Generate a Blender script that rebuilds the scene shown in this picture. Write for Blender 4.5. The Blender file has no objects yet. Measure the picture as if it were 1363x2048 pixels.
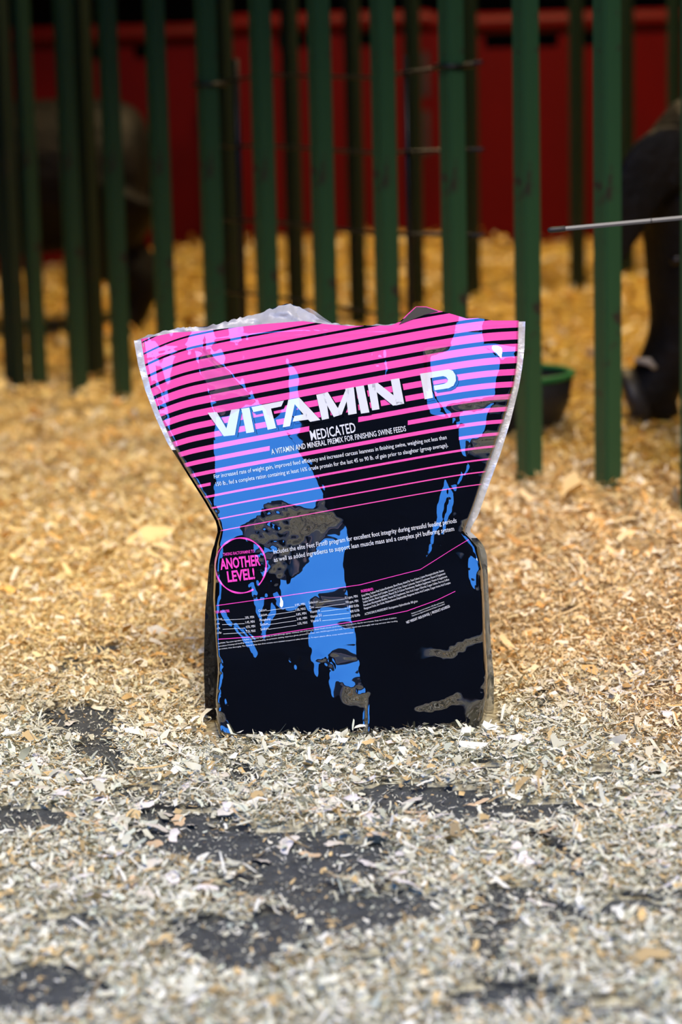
import bpy, bmesh, math, random
import numpy as np
from mathutils import Vector, Matrix

random.seed(7)
RNG = np.random.default_rng(7)
SC = bpy.context.scene
COL = SC.collection

# ------------------------------------------------------------------ camera
FPX = 4836.0                      # focal length in pixels of a 1363 x 2048 frame
PITCH, ROLL, CAMH = math.radians(10.8), math.radians(1.4), 0.67
cF = np.array([0, math.cos(PITCH), -math.sin(PITCH)])
cR0 = np.array([1.0, 0, 0]); cU0 = np.array([0, math.sin(PITCH), math.cos(PITCH)])
cR = math.cos(ROLL) * cR0 - math.sin(ROLL) * cU0
cU = math.sin(ROLL) * cR0 + math.cos(ROLL) * cU0
CAM = np.array([0, 0, CAMH])
cam_d = bpy.data.cameras.new('camera')
cam = bpy.data.objects.new('camera', cam_d); COL.objects.link(cam)
M = Matrix.Identity(4)
for i in range(3):
    M[i][0], M[i][1], M[i][2], M[i][3] = cR[i], cU[i], -cF[i], CAM[i]
cam.matrix_world = M
cam_d.sensor_fit = 'VERTICAL'; cam_d.sensor_height = 36.0; cam_d.lens = FPX / 2048 * 36.0
cam_d.clip_start = 0.02; cam_d.clip_end = 300
cam_d.dof.use_dof = True; cam_d.dof.focus_distance = 2.37; cam_d.dof.aperture_fstop = 4.6
SC.camera = cam

# ------------------------------------------------------------------ sky, sun, exposure
world = bpy.data.worlds.new('sky'); SC.world = world; world.use_nodes = True
wn = world.node_tree.nodes; wl = world.node_tree.links
bg = wn['Background']
tc = wn.new('ShaderNodeTexCoord'); sx = wn.new('ShaderNodeSeparateXYZ'); rp = wn.new('ShaderNodeValToRGB')
wl.new(tc.outputs['Generated'], sx.inputs[0]); wl.new(sx.outputs['Z'], rp.inputs[0]); wl.new(rp.outputs[0], bg.inputs[0])
rp.color_ramp.elements[0].position = 0.0; rp.color_ramp.elements[0].color = (0.060, 0.31, 1.0, 1)
rp.color_ramp.elements[1].position = 0.7; rp.color_ramp.elements[1].color = (0.035, 0.22, 0.85, 1)
bg.inputs[1].default_value = 2.9
sun_d = bpy.data.lights.new('sun', 'SUN'); sun = bpy.data.objects.new('sun', sun_d); COL.objects.link(sun)
SUN_AZ, SUN_EL = math.radians(7), math.radians(46)
sdir = Vector((math.sin(SUN_AZ) * math.cos(SUN_EL), -math.cos(SUN_AZ) * math.cos(SUN_EL), math.sin(SUN_EL)))
sun.rotation_euler = sdir.to_track_quat('Z', 'Y').to_euler()
sun_d.energy = 5.2; sun_d.color = (1.0, 0.84, 0.62); sun_d.angle = math.radians(22)
SC.view_settings.view_transform = 'Standard'; SC.view_settings.look = 'None'
SC.view_settings.exposure = 0.0; SC.view_settings.gamma = 1.0
SC.view_settings.use_curve_mapping = False

# ------------------------------------------------------------------ helpers
def rays(px, py):
    px = np.asarray(px, float); py = np.asarray(py, float)
    return cF + np.multiply.outer((px - 681.5) / FPX, cR) - np.multiply.outer((py - 1024) / FPX, cU)
def at_y(px, py, Y):
    d = rays(px, py); t = np.asarray(Y, float) / d[..., 1]
    return CAM + d * t[..., None]
def on_ground(px, py, z=0.0):
    d = rays(px, py); t = (z - CAMH) / d[..., 2]
    return CAM + d * t[..., None]
def sstep(a, b, x):
    t = np.clip((np.asarray(x, float) - a) / (b - a), 0, 1); return t * t * (3 - 2 * t)

_tables = {}
def vnoise(x, y, seed=0):
    """smooth value noise in -1..1, vectorised"""
    if seed not in _tables: _tables[seed] = np.random.default_rng(seed + 100).uniform(-1, 1, (256, 256))
    T = _tables[seed]
    x = np.asarray(x, float); y = np.asarray(y, float)
    xi = np.floor(x).astype(int); yi = np.floor(y).astype(int); fx = x - xi; fy = y - yi
    fx = fx * fx * (3 - 2 * fx); fy = fy * fy * (3 - 2 * fy)
    a = T[yi % 256, xi % 256]; b = T[yi % 256, (xi + 1) % 256]
    c = T[(yi + 1) % 256, xi % 256]; d = T[(yi + 1) % 256, (xi + 1) % 256]
    return (a * (1 - fx) + b * fx) * (1 - fy) + (c * (1 - fx) + d * fx) * fy

def link(o, parent=None):
    COL.objects.link(o)
    if parent is not None: o.parent = parent
    return o
def empty(name, loc=(0, 0, 0)):
    o = bpy.data.objects.new(name, None); o.location = loc; o.empty_display_size = 0.05
    return link(o)
def tag(o, label=None, cat=None, group=None, kind=None):
    if label: o['label'] = label
    if cat: o['category'] = cat
    if group: o['group'] = group
    if kind: o['kind'] = kind
    return o
def mesh_obj(name, verts, faces, mat, parent=None, smooth=True):
    me = bpy.data.meshes.new(name)
    me.from_pydata([tuple(v) for v in verts], [], [tuple(int(i) for i in f) for f in faces])
    me.update()
    if smooth: me.polygons.foreach_set('use_smooth', [True] * len(me.polygons))
    if mat: me.materials.append(mat)
    o = bpy.data.objects.new(name, me); link(o, parent)
    if parent is not None: o.matrix_parent_inverse = Matrix.Translation(-Vector(parent.location)) if parent.parent is None else Matrix.Identity(4)
    return o
def bm_obj(name, bm, mat, parent=None, smooth=False):
    me = bpy.data.meshes.new(name); bm.normal_update(); bm.to_mesh(me); bm.free()
    if smooth: me.polygons.foreach_set('use_smooth', [True] * len(me.polygons))
    if mat: me.materials.append(mat)
    o = bpy.data.objects.new(name, me); link(o, parent)
    if parent is not None: o.matrix_parent_inverse = Matrix.Translation(-Vector(parent.location)) if parent.parent is None else Matrix.Identity(4)
    return o
def add_box(bm, c, s, rot=None, bevel=0.0):
    r = bmesh.ops.create_cube(bm, size=1.0)
    vs = r['verts']
    bmesh.ops.scale(bm, vec=Vector(s), verts=vs)
    if bevel > 0:
        es = list({e for v in vs for e in v.link_edges})
        out = bmesh.ops.bevel(bm, geom=es, offset=bevel, segments=2, affect='EDGES')
        vs = list({v for f in out['faces'] for v in f.verts} | {v for v in vs if v.is_valid})
    if rot is not None: bmesh.ops.transform(bm, matrix=rot.to_4x4(), verts=vs)
    bmesh.ops.translate(bm, vec=Vector(c), verts=vs)
def add_tube(bm, pts, rad, n=10, caps=True):
    """round tube along points; rad may be a list of radii or (a, b) half axes"""
    pts = [Vector(p) for p in pts]
    if not isinstance(rad, (list, tuple)): rad = [rad] * len(pts)
    rings = []; up = Vector((0, 0, 1)); prev = None
    for i, p in enumerate(pts):
        t = (pts[min(i + 1, len(pts) - 1)] - pts[max(i - 1, 0)]).normalized()
        if prev is None:
            a = t.cross(up)
            if a.length < 1e-3: a = t.cross(Vector((0, 1, 0)))
        else: a = prev - t * prev.dot(t)
        a.normalize(); prev = a; b = t.cross(a).normalized()
        ra, rb = rad[i] if isinstance(rad[i], (list, tuple)) else (rad[i], rad[i])
        rings.append([bm.verts.new(p + a * (ra * math.cos(2 * math.pi * k / n)) + b * (rb * math.sin(2 * math.pi * k / n))) for k in range(n)])
    for r0, r1 in zip(rings, rings[1:]):
        for k in range(n): bm.faces.new((r0[k], r0[(k + 1) % n], r1[(k + 1) % n], r1[k]))
    if caps: bm.faces.new(rings[0][::-1]); bm.faces.new(rings[-1])

def mat(name, col, rough=0.5, metal=0.0, ior=1.45, noise=None, bump=None, **kw):
    m = bpy.data.materials.new(name); m.use_nodes = True
    nt = m.node_tree; b = nt.nodes['Principled BSDF']
    b.inputs['Base Color'].default_value = (*col, 1); b.inputs['Roughness'].default_value = rough
    b.inputs['Metallic'].default_value = metal; b.inputs['IOR'].default_value = ior
    for k, v in kw.items(): b.inputs[k].default_value = v
    if noise or bump: co = nt.nodes.new('ShaderNodeTexCoord')
    if noise:                                     # (scale, colour2, low, high)
        sc, c2, lo, hi = noise
        n = nt.nodes.new('ShaderNodeTexNoise'); n.inputs['Scale'].default_value = sc; n.inputs['Detail'].default_value = 6
        r = nt.nodes.new('ShaderNodeValToRGB')
        r.color_ramp.elements[0].position = lo; r.color_ramp.elements[0].color = (*col, 1)
        r.color_ramp.elements[1].position = hi; r.color_ramp.elements[1].color = (*c2, 1)
        nt.links.new(co.outputs['Object'], n.inputs['Vector']); nt.links.new(n.outputs[0], r.inputs[0])
        nt.links.new(r.outputs[0], b.inputs['Base Color'])
    if bump:                                      # (scale, strength, distance)
        n = nt.nodes.new('ShaderNodeTexNoise'); n.inputs['Scale'].default_value = bump[0]; n.inputs['Detail'].default_value = 5
        bp = nt.nodes.new('ShaderNodeBump'); bp.inputs['Strength'].default_value = bump[1]; bp.inputs['Distance'].default_value = bump[2]
        nt.links.new(co.outputs['Object'], n.inputs['Vector']); nt.links.new(n.outputs[0], bp.inputs['Height'])
        nt.links.new(bp.outputs[0], b.inputs['Normal'])
    return m

LAMP_W = 310.0
FILM_IOR = 3.1
M_floor = mat('asphalt', (0.040, 0.046, 0.046), 0.8, noise=(60, (0.085, 0.095, 0.092), 0.35, 0.8), bump=(400, 0.6, 0.003))
M_dirt = mat('brown_dirt', (0.16, 0.075, 0.045), 0.9, noise=(2.0, (0.22, 0.11, 0.07), 0.3, 0.7))
M_barnwall = mat('dark_boards', (0.012, 0.009, 0.008), 0.9, noise=(3, (0.02, 0.014, 0.01), 0.3, 0.7))
M_roofin = mat('dark_roof', (0.02, 0.018, 0.016), 0.9)
M_shedwall = mat('black_stained_wall', (0.004, 0.0035, 0.003), 0.9)
M_shedroof = mat('brown_roof', (0.17, 0.075, 0.05), 0.85)
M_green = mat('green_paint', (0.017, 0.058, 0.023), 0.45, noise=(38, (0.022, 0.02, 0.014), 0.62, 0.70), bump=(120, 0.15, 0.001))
M_green2 = mat('dark_green_paint', (0.005, 0.020, 0.010), 0.55, noise=(30, (0.02, 0.022, 0.015), 0.6, 0.75))  # darker green for the rear and far left panels
M_wire = mat('black_wire', (0.012, 0.013, 0.015), 0.4, 0.6)
M_red = mat('red_plastic', (0.095, 0.0006, 0.0003), 0.5, noise=(4, (0.075, 0.0008, 0.0004), 0.3, 0.7), **{'Specular IOR Level': 0.15})
M_black = mat('black_rubber', (0.012, 0.012, 0.013), 0.55, noise=(20, (0.02, 0.02, 0.02), 0.3, 0.7))
M_rim = mat('green_rim', (0.01, 0.15, 0.04), 0.5)
M_steel = mat('grey_rod', (0.10, 0.105, 0.105), 0.45, 0.0)
M_hide = mat('black_hide', (0.0035, 0.003, 0.0028), 0.6, noise=(14, (0.010, 0.007, 0.0045), 0.4, 0.75), bump=(60, 0.5, 0.01), **{'Specular IOR Level': 0.2})
M_snout = mat('grey_snout', (0.016, 0.015, 0.016), 0.5, bump=(70, 0.6, 0.004))
M_white_patch = mat('pale_hide', (0.32, 0.29, 0.25), 0.7)
M_eye = mat('dark_eye', (0.01, 0.006, 0.004), 0.1)

# ------------------------------------------------------------------ the place: floor, barn shell, added light blocks, yard
def plane(name, x0, x1, y0, y1, z, m):
    return mesh_obj(name, [(x0, y0, z), (x1, y0, z), (x1, y1, z), (x0, y1, z)], [(0, 1, 2, 3)], m, smooth=False)
tag(plane('floor', -7, 7, -1.2, 10, 0.0, M_floor), kind='structure')
tag(plane('ground', -60, 60, -70, 60, -0.03, M_dirt), kind='structure')
def slab(name, c, s, m):
    bm = bmesh.new(); add_box(bm, c, s); return tag(bm_obj(name, bm, m), kind='structure')
ROOF_Y, ROOF_Z = 0.75, 3.5
slab('ceiling', (0, (ROOF_Y + 10.2) / 2, ROOF_Z + 0.05), (14.4, 10.2 - ROOF_Y, 0.1), M_roofin)
slab('wall_back', (0, 10.1, 1.75), (14.4, 0.2, 3.5), M_barnwall)
slab('wall_left', (-7.1, 5.3, 1.75), (0.2, 9.6, 3.5), M_barnwall)
slab('wall_right', (7.1, 5.3, 1.75), (0.2, 9.6, 3.5), M_barnwall)
slab('light_block_left', (-4.2, 1.65, 1.75), (5.4, 0.15, 3.5), M_barnwall)  # unseen wall added to keep sky light off the pen interior
slab('light_block_right', (4.2, 1.65, 1.75), (5.4, 0.15, 3.5), M_barnwall)  # its twin on the right, also added to darken the interior
# the building across the yard, seen only as a reflection in the bag
bm = bmesh.new(); add_box(bm, (8.2, -8.0, 2.4), (19.0, 5, 4.8)); tag(bm_obj('wall_far', bm, M_shedwall), kind='structure')
bm = bmesh.new()
v = [bm.verts.new(p) for p in [(-1.6, -5.1, 4.75), (18, -5.1, 4.75), (18, -8, 5.9), (-1.6, -8, 5.9), (18, -10.9, 4.75), (-1.6, -10.9, 4.75)]]
bm.faces.new((v[0], v[1], v[2], v[3])); bm.faces.new((v[3], v[2], v[4], v[5]))
tag(bm_obj('shed_roof_1', bm, M_shedroof), kind='structure')  # brown pitched roof of the building across the yard
slab('wall_yard', (-16, -16, 0.9), (26, 0.3, 1.8), M_dirt)

# ------------------------------------------------------------------ bedding terrain
FA = np.array([0.383, 3.404]); FD = np.array([-0.1, 0.155])       # front fence: a bar and the step to the next one
FSTEP = np.linalg.norm(FD); FDU = FD / FSTEP; FN = np.array([-FDU[1], FDU[0]])
if FN[1] > 0: FN = -FN                                             # towards the camera
def fence_d(x, y): return (x - FA[0]) * FN[0] + (y - FA[1]) * FN[1]
def height(x, y):
    x = np.asarray(x, float); y = np.asarray(y, float)
    d = fence_d(x, y); right = sstep(-0.35, 0.25, x)
    z = 0.034 * np.exp(-(np.maximum(d, 0) / 0.40) ** 2) * (0.15 + 0.85 * right)
    z = z * (1 - 0.55 * sstep(0.40, 0.55, x))
    z = z + 0.030 * np.exp(-(((x - 0.52) / 0.22) ** 2 + ((y - 2.72) / 0.33) ** 2))
    z = z + 0.085 * sstep(0, 1, (-d - 0.2) / 2.4) * sstep(-1.1, -0.25, x)
    far = sstep(5.2, 6.9, y)
    z = z + far * 0.05 * np.exp(-((x + 0.25) / 0.5) ** 2)
    amp = 0.25 + 0.75 * sstep(2.5, 3.2, y + 0.6 * np.maximum(x, 0))
    z = z + amp * (0.008 * vnoise(x * 5 + 3, y * 5, 1) + 0.006 * vnoise(x * 13, y * 13 + 9, 2) + 0.003 * vnoise(x * 40, y * 40, 3))
    return np.maximum(z + 0.005, 0.004)
BARE = [(165, 1455, 75, 30), (200, 1510, 45, 25), (215, 1545, 30, 18), (60, 1652, 80, 26), (275, 1602, 85, 18), (370, 1650, 90, 22), (430, 1700, 160, 26),
        (600, 1725, 170, 40), (560, 1790, 110, 24), (480, 1895, 115, 50), (560, 1865, 90, 30), (700, 1840, 120, 40), (800, 1830, 80, 28), (60, 1990, 130, 38), (160, 1850, 70, 16),
        (880, 1615, 120, 22), (1090, 1628, 140, 17), (770, 1600, 70, 16), (960, 1650, 120, 12), (1230, 1560, 60, 9), (960, 1545, 40, 9), (190, 1312, 40, 13), (165, 1345, 34, 9),
        (1290, 1830, 70, 14), (1020, 2010, 110, 22), (1240, 2030, 80, 16), (1110, 1770, 50, 8), (730, 1760, 40, 12), (740, 1930, 60, 12), (1010, 1860, 50, 8), (1310, 1790, 40, 8)]
def project(P):
    d = P - CAM; w = d @ cF
    return 681.5 + FPX * (d @ cR) / w, 1024 - FPX * (d @ cU) / w
def cover(x, y):
    """share of the floor hidden by shavings, 0..1"""
    x = np.asarray(x, float); y = np.asarray(y, float)
    px, py = project(np.stack([x, y, np.zeros_like(x)], -1))
    wx = px + 26 * vnoise(x * 22, y * 14, 5) + 12 * vnoise(x * 60, y * 40, 6)
    wy = py + 12 * vnoise(x * 22 + 50, y * 14, 7) + 8 * vnoise(x * 60, y * 40 + 50, 8)
    b = np.zeros_like(x)
    for cx, cy, rx, ry in BARE:
        gr = 1.22 if cy > 1640 else 1.08
        q = ((wx - cx) / (rx * gr)) ** 2 + ((wy - cy) / (ry * gr)) ** 2
        b = np.maximum(b, 1 - sstep(0.45, 1.35, q))
    fringe = sstep(0.45, 0.8, vnoise(x * 9 + 7, y * 5 + 2, 9) * 0.6 + vnoise(x * 30, y * 18, 10) * 0.5) * (1 - sstep(2.3, 2.6, y))
    b = np.maximum(b, 0.65 * fringe)
    return 1 - b

# base sheet under the loose flakes
M_bed = bpy.data.materials.new('matted_shavings'); M_bed.use_nodes = True
def attr_color(m, rough, extra=False):
    nt = m.node_tree; b = nt.nodes['Principled BSDF']; a = nt.nodes.new('ShaderNodeAttribute'); a.attribute_name = 'tint'
    b.inputs['Roughness'].default_value = rough; b.inputs['Specular IOR Level'].default_value = 0.25
    if extra:
        co = nt.nodes.new('ShaderNodeTexCoord'); n = nt.nodes.new('ShaderNodeTexNoise'); n.inputs['Scale'].default_value = 130; n.inputs['Detail'].default_value = 4
        r = nt.nodes.new('ShaderNodeValToRGB'); r.color_ramp.elements[0].position = 0.35; r.color_ramp.elements[0].color = (0.45, 0.40, 0.33, 1)
        r.color_ramp.elements[1].position = 0.65; r.color_ramp.elements[1].color = (1.15, 1.12, 1.05, 1)
        mx = nt.nodes.new('ShaderNodeMix'); mx.data_type = 'RGBA'; mx.blend_type = 'MULTIPLY'; mx.inputs[0].default_value = 1
        nt.links.new(co.outputs['Object'], n.inputs['Vector']); nt.links.new(n.outputs[0], r.inputs[0])
        nt.links.new(a.outputs['Color'], mx.inputs[6]); nt.links.new(r.outputs[0], mx.inputs[7]); nt.links.new(mx.outputs[2], b.inputs['Base Color'])
        bp = nt.nodes.new('ShaderNodeBump'); bp.inputs['Strength'].default_value = 0.8; bp.inputs['Distance'].default_value = 0.006
        nt.links.new(n.outputs[0], bp.inputs['Height']); nt.links.new(bp.outputs[0], b.inputs['Normal'])
    else: nt.links.new(a.outputs['Color'], b.inputs['Base Color'])
attr_color(M_bed, 0.85, True)
M_flake = bpy.data.materials.new('pine_shaving'); M_flake.use_nodes = True
attr_color(M_flake, 0.6)
AISLE = np.array([0.61, 0.61, 0.455]); LEFT = np.array([0.82, 0.63, 0.29]); PILE = np.array([0.76, 0.565, 0.30]); PEN = np.array([0.62, 0.41, 0.09])  # shaving colours by zone, with part of the lighting mixed in
def zone_tint(x, y):
    """wood colour plus a painted cast of light: trampled grey-cream in the aisle, tan by the fence, fresh yellow in the pen"""
    x = np.asarray(x, float); y = np.asarray(y, float); n = 0.12 * vnoise(x * 6, y * 6, 12)
    d = fence_d(x, y)
    a = sstep(2.25, 2.75, y + n + 0.25 * sstep(0.15, 0.4, x)); l = sstep(-0.3, 0.2, x)
    fr = LEFT * (1 - l)[..., None] + PILE * l[..., None]
    c = AISLE * (1 - a)[..., None] + fr * a[..., None]
    p = sstep(0.12, -0.35, d + n) if False else 1 - sstep(-0.35, 0.12, d + n)
    return c * (1 - p)[..., None] + PEN * p[..., None]

def set_tint(me, cols):
    a = me.attributes.new('tint', 'FLOAT_COLOR', 'POINT')
    a.data.foreach_set('color', np.concatenate([cols, np.ones((len(cols), 1))], 1).astype(np.float32).ravel())

def bed_sheet():
    ys = np.concatenate([np.arange(1.2, 3.4, 0.012), np.arange(3.4, 8.6, 0.03)])
    xs = np.arange(-1, 1.0001, 1 / 130)
    Y, U = np.meshgrid(ys, xs, indexing='ij'); X = U * (0.34 * Y + 0.25)
    c = cover(X, Y); Z = height(X, Y) - 0.002
    Z = np.where(c > 0.86, Z, -0.012); ny, nx = X.shape
    V = np.stack([X, Y, Z], -1).reshape(-1, 3); idx = np.arange(ny * nx).reshape(ny, nx)
    Fq = np.stack([idx[:-1, :-1], idx[:-1, 1:], idx[1:, 1:], idx[1:, :-1]], -1).reshape(-1, 4)
    o = mesh_obj('shavings_bed', V, Fq, M_bed)
    set_tint(o.data, zone_tint(V[:, 0], V[:, 1]) * 0.8)
    return tag(o, 'matted layer of wood shavings covering the barn floor', 'bedding', kind='stuff')
bed_sheet()

def flakes(name, n, y0, y1, size, lift, label, seed, keep_bare=0.10):
    r = np.random.default_rng(seed)
    y = np.sqrt(r.uniform(y0 ** 2, y1 ** 2, n)); x = r.uniform(-1, 1, n) * (0.21 * y + 0.22)
    c = cover(x, y); k = r.uniform(0, 1, n) < np.maximum(c, keep_bare)
    k &= ~((x > -0.142) & (x < 0.155) & (y > 2.300) & (y < 2.53))
    x, y, c = x[k], y[k], c[k]; n = len(x)
    L = size * np.exp(r.normal(0, 0.42, n)); W = L * r.uniform(0.18, 0.75, n)
    sl = r.uniform(0, 1, n) < 0.42; W[sl] *= 0.35; L[sl] *= 1.3
    small = r.uniform(0, 1, n) < 0.3; L[small] *= 0.55; W[small] *= 0.6
    sparse = c < 0.4; L[sparse] *= 0.75; W[sparse] *= 0.75
    yaw = r.uniform(0, 2 * np.pi, n); pit = r.normal(0, 0.34, n); rol = r.normal(0, 0.38, n)
    curl = r.normal(0, 0.30, n) * L
    z = np.where(c > 0.5, height(x, y), 0.001) + np.abs(r.normal(0, 1, n)) * lift * np.where(c > 0.5, 1, 0.25) + 0.001
    s = np.array([-0.5, 0, 0.5]); V = np.zeros((n, 6, 3))
    for i in range(3):
        wi = W * r.uniform(0.45, 1.0, n) * (1.0 if i == 1 else 0.8)
        sh = W * r.normal(0, 0.18, n)
        for j, sg in enumerate((-0.5, 0.5)):
            V[:, i * 2 + j, 0] = s[i] * L * (1 + 0.15 * r.normal(0, 1, n)); V[:, i * 2 + j, 1] = sg * wi + sh
            V[:, i * 2 + j, 2] = curl * (abs(s[i]) * 2) ** 2 * 0.5
    def rot(V, ax, a):
        ca, sa = np.cos(a)[:, None], np.sin(a)[:, None]; i, j = [(1, 2), (2, 0), (0, 1)][ax]
        p, q = V[..., i].copy(), V[..., j].copy(); V[..., i] = p * ca - q * sa; V[..., j] = p * sa + q * ca
    rot(V, 0, rol); rot(V, 1, pit); rot(V, 2, yaw)
    zmin = V[..., 2].min(1); V[..., 2] += (-zmin * 0.75)[:, None]
    V += np.stack([x, y, z], -1)[:, None, :]
    base = zone_tint(x, y); t = r.uniform(0, 1, n)[:, None]; u = r.uniform(0, 1, n)[:, None]
    col = base * r.uniform(0.72, 1.18, (n, 1))
    col = np.where(u < 0.22, col * 0.45 + np.array([0.80, 0.79, 0.67]) * 0.6, col)
    col = np.where((u > 0.22) & (u < 0.34), col * np.array([0.95, 0.70, 0.42]), col)
    col = np.where((u > 0.34) & (u < 0.40), col * np.array([0.55, 0.42, 0.28]), col)
    col = np.where((u > 0.40) & (u < 0.55), col * np.array([0.86, 0.92, 0.93]), col)
    me = bpy.data.meshes.new(name)
    me.vertices.add(n * 6); me.vertices.foreach_set('co', V.astype(np.float32).ravel())
    b = (np.arange(n) * 6)[:, None]
    q = np.concatenate([b + [0, 2, 3, 1], b + [2, 4, 5, 3]], 1).reshape(-1)
    me.loops.add(len(q)); me.loops.foreach_set('vertex_index', q.astype(np.int32))
    me.polygons.add(n * 2); me.polygons.foreach_set('loop_start', np.arange(n * 2, dtype=np.int32) * 4)
    me.update(calc_edges=True); me.validate()
    set_tint(me, np.repeat(np.clip(col, 0, 0.92), 6, axis=0)); me.materials.append(M_flake)
    return tag(link(bpy.data.objects.new(name, me)), label, 'shavings', kind='stuff')
flakes('loose_shavings', 290000, 1.30, 2.95, 0.0064, 0.0034, 'loose cream and tan wood shavings strewn over the dark floor in front', 21)
flakes('loose_shavings', 92000, 2.95, 4.30, 0.0095, 0.006, 'deep tan wood shavings heaped along the front green bars', 22)
flakes('loose_shavings', 48000, 4.30, 7.6, 0.017, 0.006, 'yellow wood shavings bedding the pen behind the bars', 23)

flakes('loose_shavings', 70000, 1.30, 2.60, 0.0024, 0.0004, 'tiny wood crumbs and dust chips scattered over the bare dark floor', 24, 0.75)

# the largest single shavings lying on top, each a thing of its own
def big_flakes(n=220):
    r = np.random.default_rng(5); protos = []
    for k in range(8):
        L = r.uniform(0.016, 0.026); W = L * r.uniform(0.3, 0.65); cu = r.uniform(-0.35, 0.5); V = []; Fc = []
        for i in range(6):
            s = i / 5 - 0.5; w = W * (0.35 + 0.65 * math.cos(s * 2.3)) * r.uniform(0.75, 1.05)
            for sg in (-0.5, 0, 0.5):
                V.append((s * L, sg * w + 0.1 * W * math.sin(i * 2.1 + k), cu * L * (2 * s) ** 2 * 0.4 + (0.06 * W if sg == 0 else 0)))
        for i in range(5):
            for j in range(2): Fc.append((i * 3 + j, i * 3 + 3 + j, i * 3 + 4 + j, i * 3 + 1 + j))
        zmin = min(v[2] for v in V); V = [(a, b, c - zmin) for a, b, c in V]
        me = bpy.data.meshes.new('wood_shaving'); me.from_pydata(V, [], Fc); me.update()
        me.polygons.foreach_set('use_smooth', [True] * len(me.polygons))
        c = [(0.72, 0.69, 0.62), (0.66, 0.62, 0.50), (0.62, 0.46, 0.27), (0.74, 0.72, 0.68)][k % 4]
        set_tint(me, np.tile(np.array(c), (len(V), 1))); me.materials.append(M_flake); protos.append(me)
    i = 0
    while i < n:
        px = r.uniform(20, 1340); py = r.uniform(1485, 1800) if i < n * 0.75 else r.uniform(1330, 1485)
        p = on_ground(px, py, 0.008); x, y = p[0], p[1]
        if -0.155 < x < 0.17 and 2.275 < y < 2.54: continue
        cv = float(cover(np.array([x]), np.array([y]))[0])
        if cv < 0.5 and r.uniform() < 0.6: continue
        o = bpy.data.objects.new('wood_shaving', protos[int(r.integers(8))])
        o.location = (x, y, (float(height(x, y)) + 0.0035) if cv > 0.5 else 0.0015)
        o.rotation_euler = (r.normal(0, 0.22), r.normal(0, 0.22), r.uniform(0, 6.28)); link(o)
        tag(o, 'large pale curled wood shaving lying loose on top of the litter', 'shaving', 'large single wood shavings on the floor'); i += 1
big_flakes()
# ------------------------------------------------------------------ the feed bag
BAGY = 2.362                                  # depth of the bag's side seams; photo pixels turn into points at this depth
def curve(pts):
    a = np.array(pts, float); return lambda t: np.interp(t, a[:, 0], a[:, 1])
L_pts = [(600, 278), (680, 282), (730, 290), (780, 302), (830, 320), (880, 341), (945, 376), (1000, 411), (1040, 434), (1060, 440), (1085, 433), (1130, 425), (1200, 422), (1280, 426), (1340, 430), (1400, 426), (1440, 428), (1470, 433), (1500, 436)]
R_pts = [(600, 1037), (642, 1037), (690, 1036), (730, 1034), (770, 1028), (830, 1011), (890, 991), (960, 966), (1020, 946), (1055, 932), (1066, 931), (1078, 944), (1095, 958), (1140, 968), (1200, 971), (1280, 974), (1350, 979), (1400, 977), (1440, 970), (1468, 960), (1500, 950)]
Lc, Rc = curve(L_pts), curve(R_pts)
Tc = curve([(270, 682), (282, 678), (349, 665), (404, 662), (470, 655), (527, 648), (607, 642), (650, 648), (700, 652), (782, 651), (800, 643), (815, 628), (832, 613), (853, 613), (877, 621), (907, 629), (933, 637), (955, 636), (985, 641), (1037, 641), (1060, 642)])
Bc = curve([(420, 1462), (433, 1471), (470, 1476), (560, 1477), (700, 1476), (850, 1474), (930, 1470), (958, 1466), (980, 1455)])
seamY = curve([(600, 0.016), (680, 0.014), (900, 0.004), (1060, 0.000), (1200, 0.010), (1480, 0.014)])
midY = curve([(600, 0.016), (660, 0.012), (760, -0.004), (1060, -0.036), (1250, -0.058), (1400, -0.072), (1445, -0.0765), (1482, -0.0825)])
CW = 4.0; GX = np.arange(252, 1072, CW); GY = np.arange(596, 1492, CW); PXM = 2070.0
gx, gy = np.meshgrid(GX, GY); DX = CW / PXM
def base_h(px, py):
    l, r = Lc(py), Rc(py); c = np.clip((px - l) / (r - l), 0, 1)
    p = np.interp(py, [700, 1050, 1150, 1480], [2.2, 2.6, 5.0, 14.0])
    b = 1 - np.abs(2 * c - 1) ** p
    return seamY(py) + (midY(py) - seamY(py)) * b + 0.022 * (c - 0.5) * sstep(1180, 1330, py)
def in_poly(px, py, poly):
    inside = np.zeros(px.shape, bool); n = len(poly)
    for i in range(n):
        x0, y0 = poly[i]; x1, y1 = poly[(i + 1) % n]
        if y0 == y1: continue
        c = ((py >= min(y0, y1)) & (py < max(y0, y1))) & (px < x0 + (py - y0) * (x1 - x0) / (y1 - y0))
        inside ^= c
    return inside
h0 = base_h(gx, gy)
tx = np.zeros_like(h0); tz = np.zeros_like(h0)
tx[:, :-1] = (h0[:, 1:] - h0[:, :-1]) / DX; tz[:-1] = (h0[:-1] - h0[1:]) / DX        # slope to the right, slope upwards
l_, r_ = Lc(gy), Rc(gy); inner = (gx > l_ + 14) & (gx < r_ - 14)
tx = np.where(inner, np.clip(tx, -0.03, 0.22), tx)
tz = np.where(inner & (gy < 1490), np.clip(tz, 0.17, 0.23), tz)
jx = gx + 4 * vnoise(gx / 17, gy / 17, 31) + 3 * vnoise(gx / 7, gy / 7, 32)
jy = gy + 4 * vnoise(gx / 17 + 40, gy / 17, 33) + 3 * vnoise(gx / 7 + 40, gy / 7, 34)
wgt = np.ones_like(h0); wgt[(gx > 700) & inner] = 3.0
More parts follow.
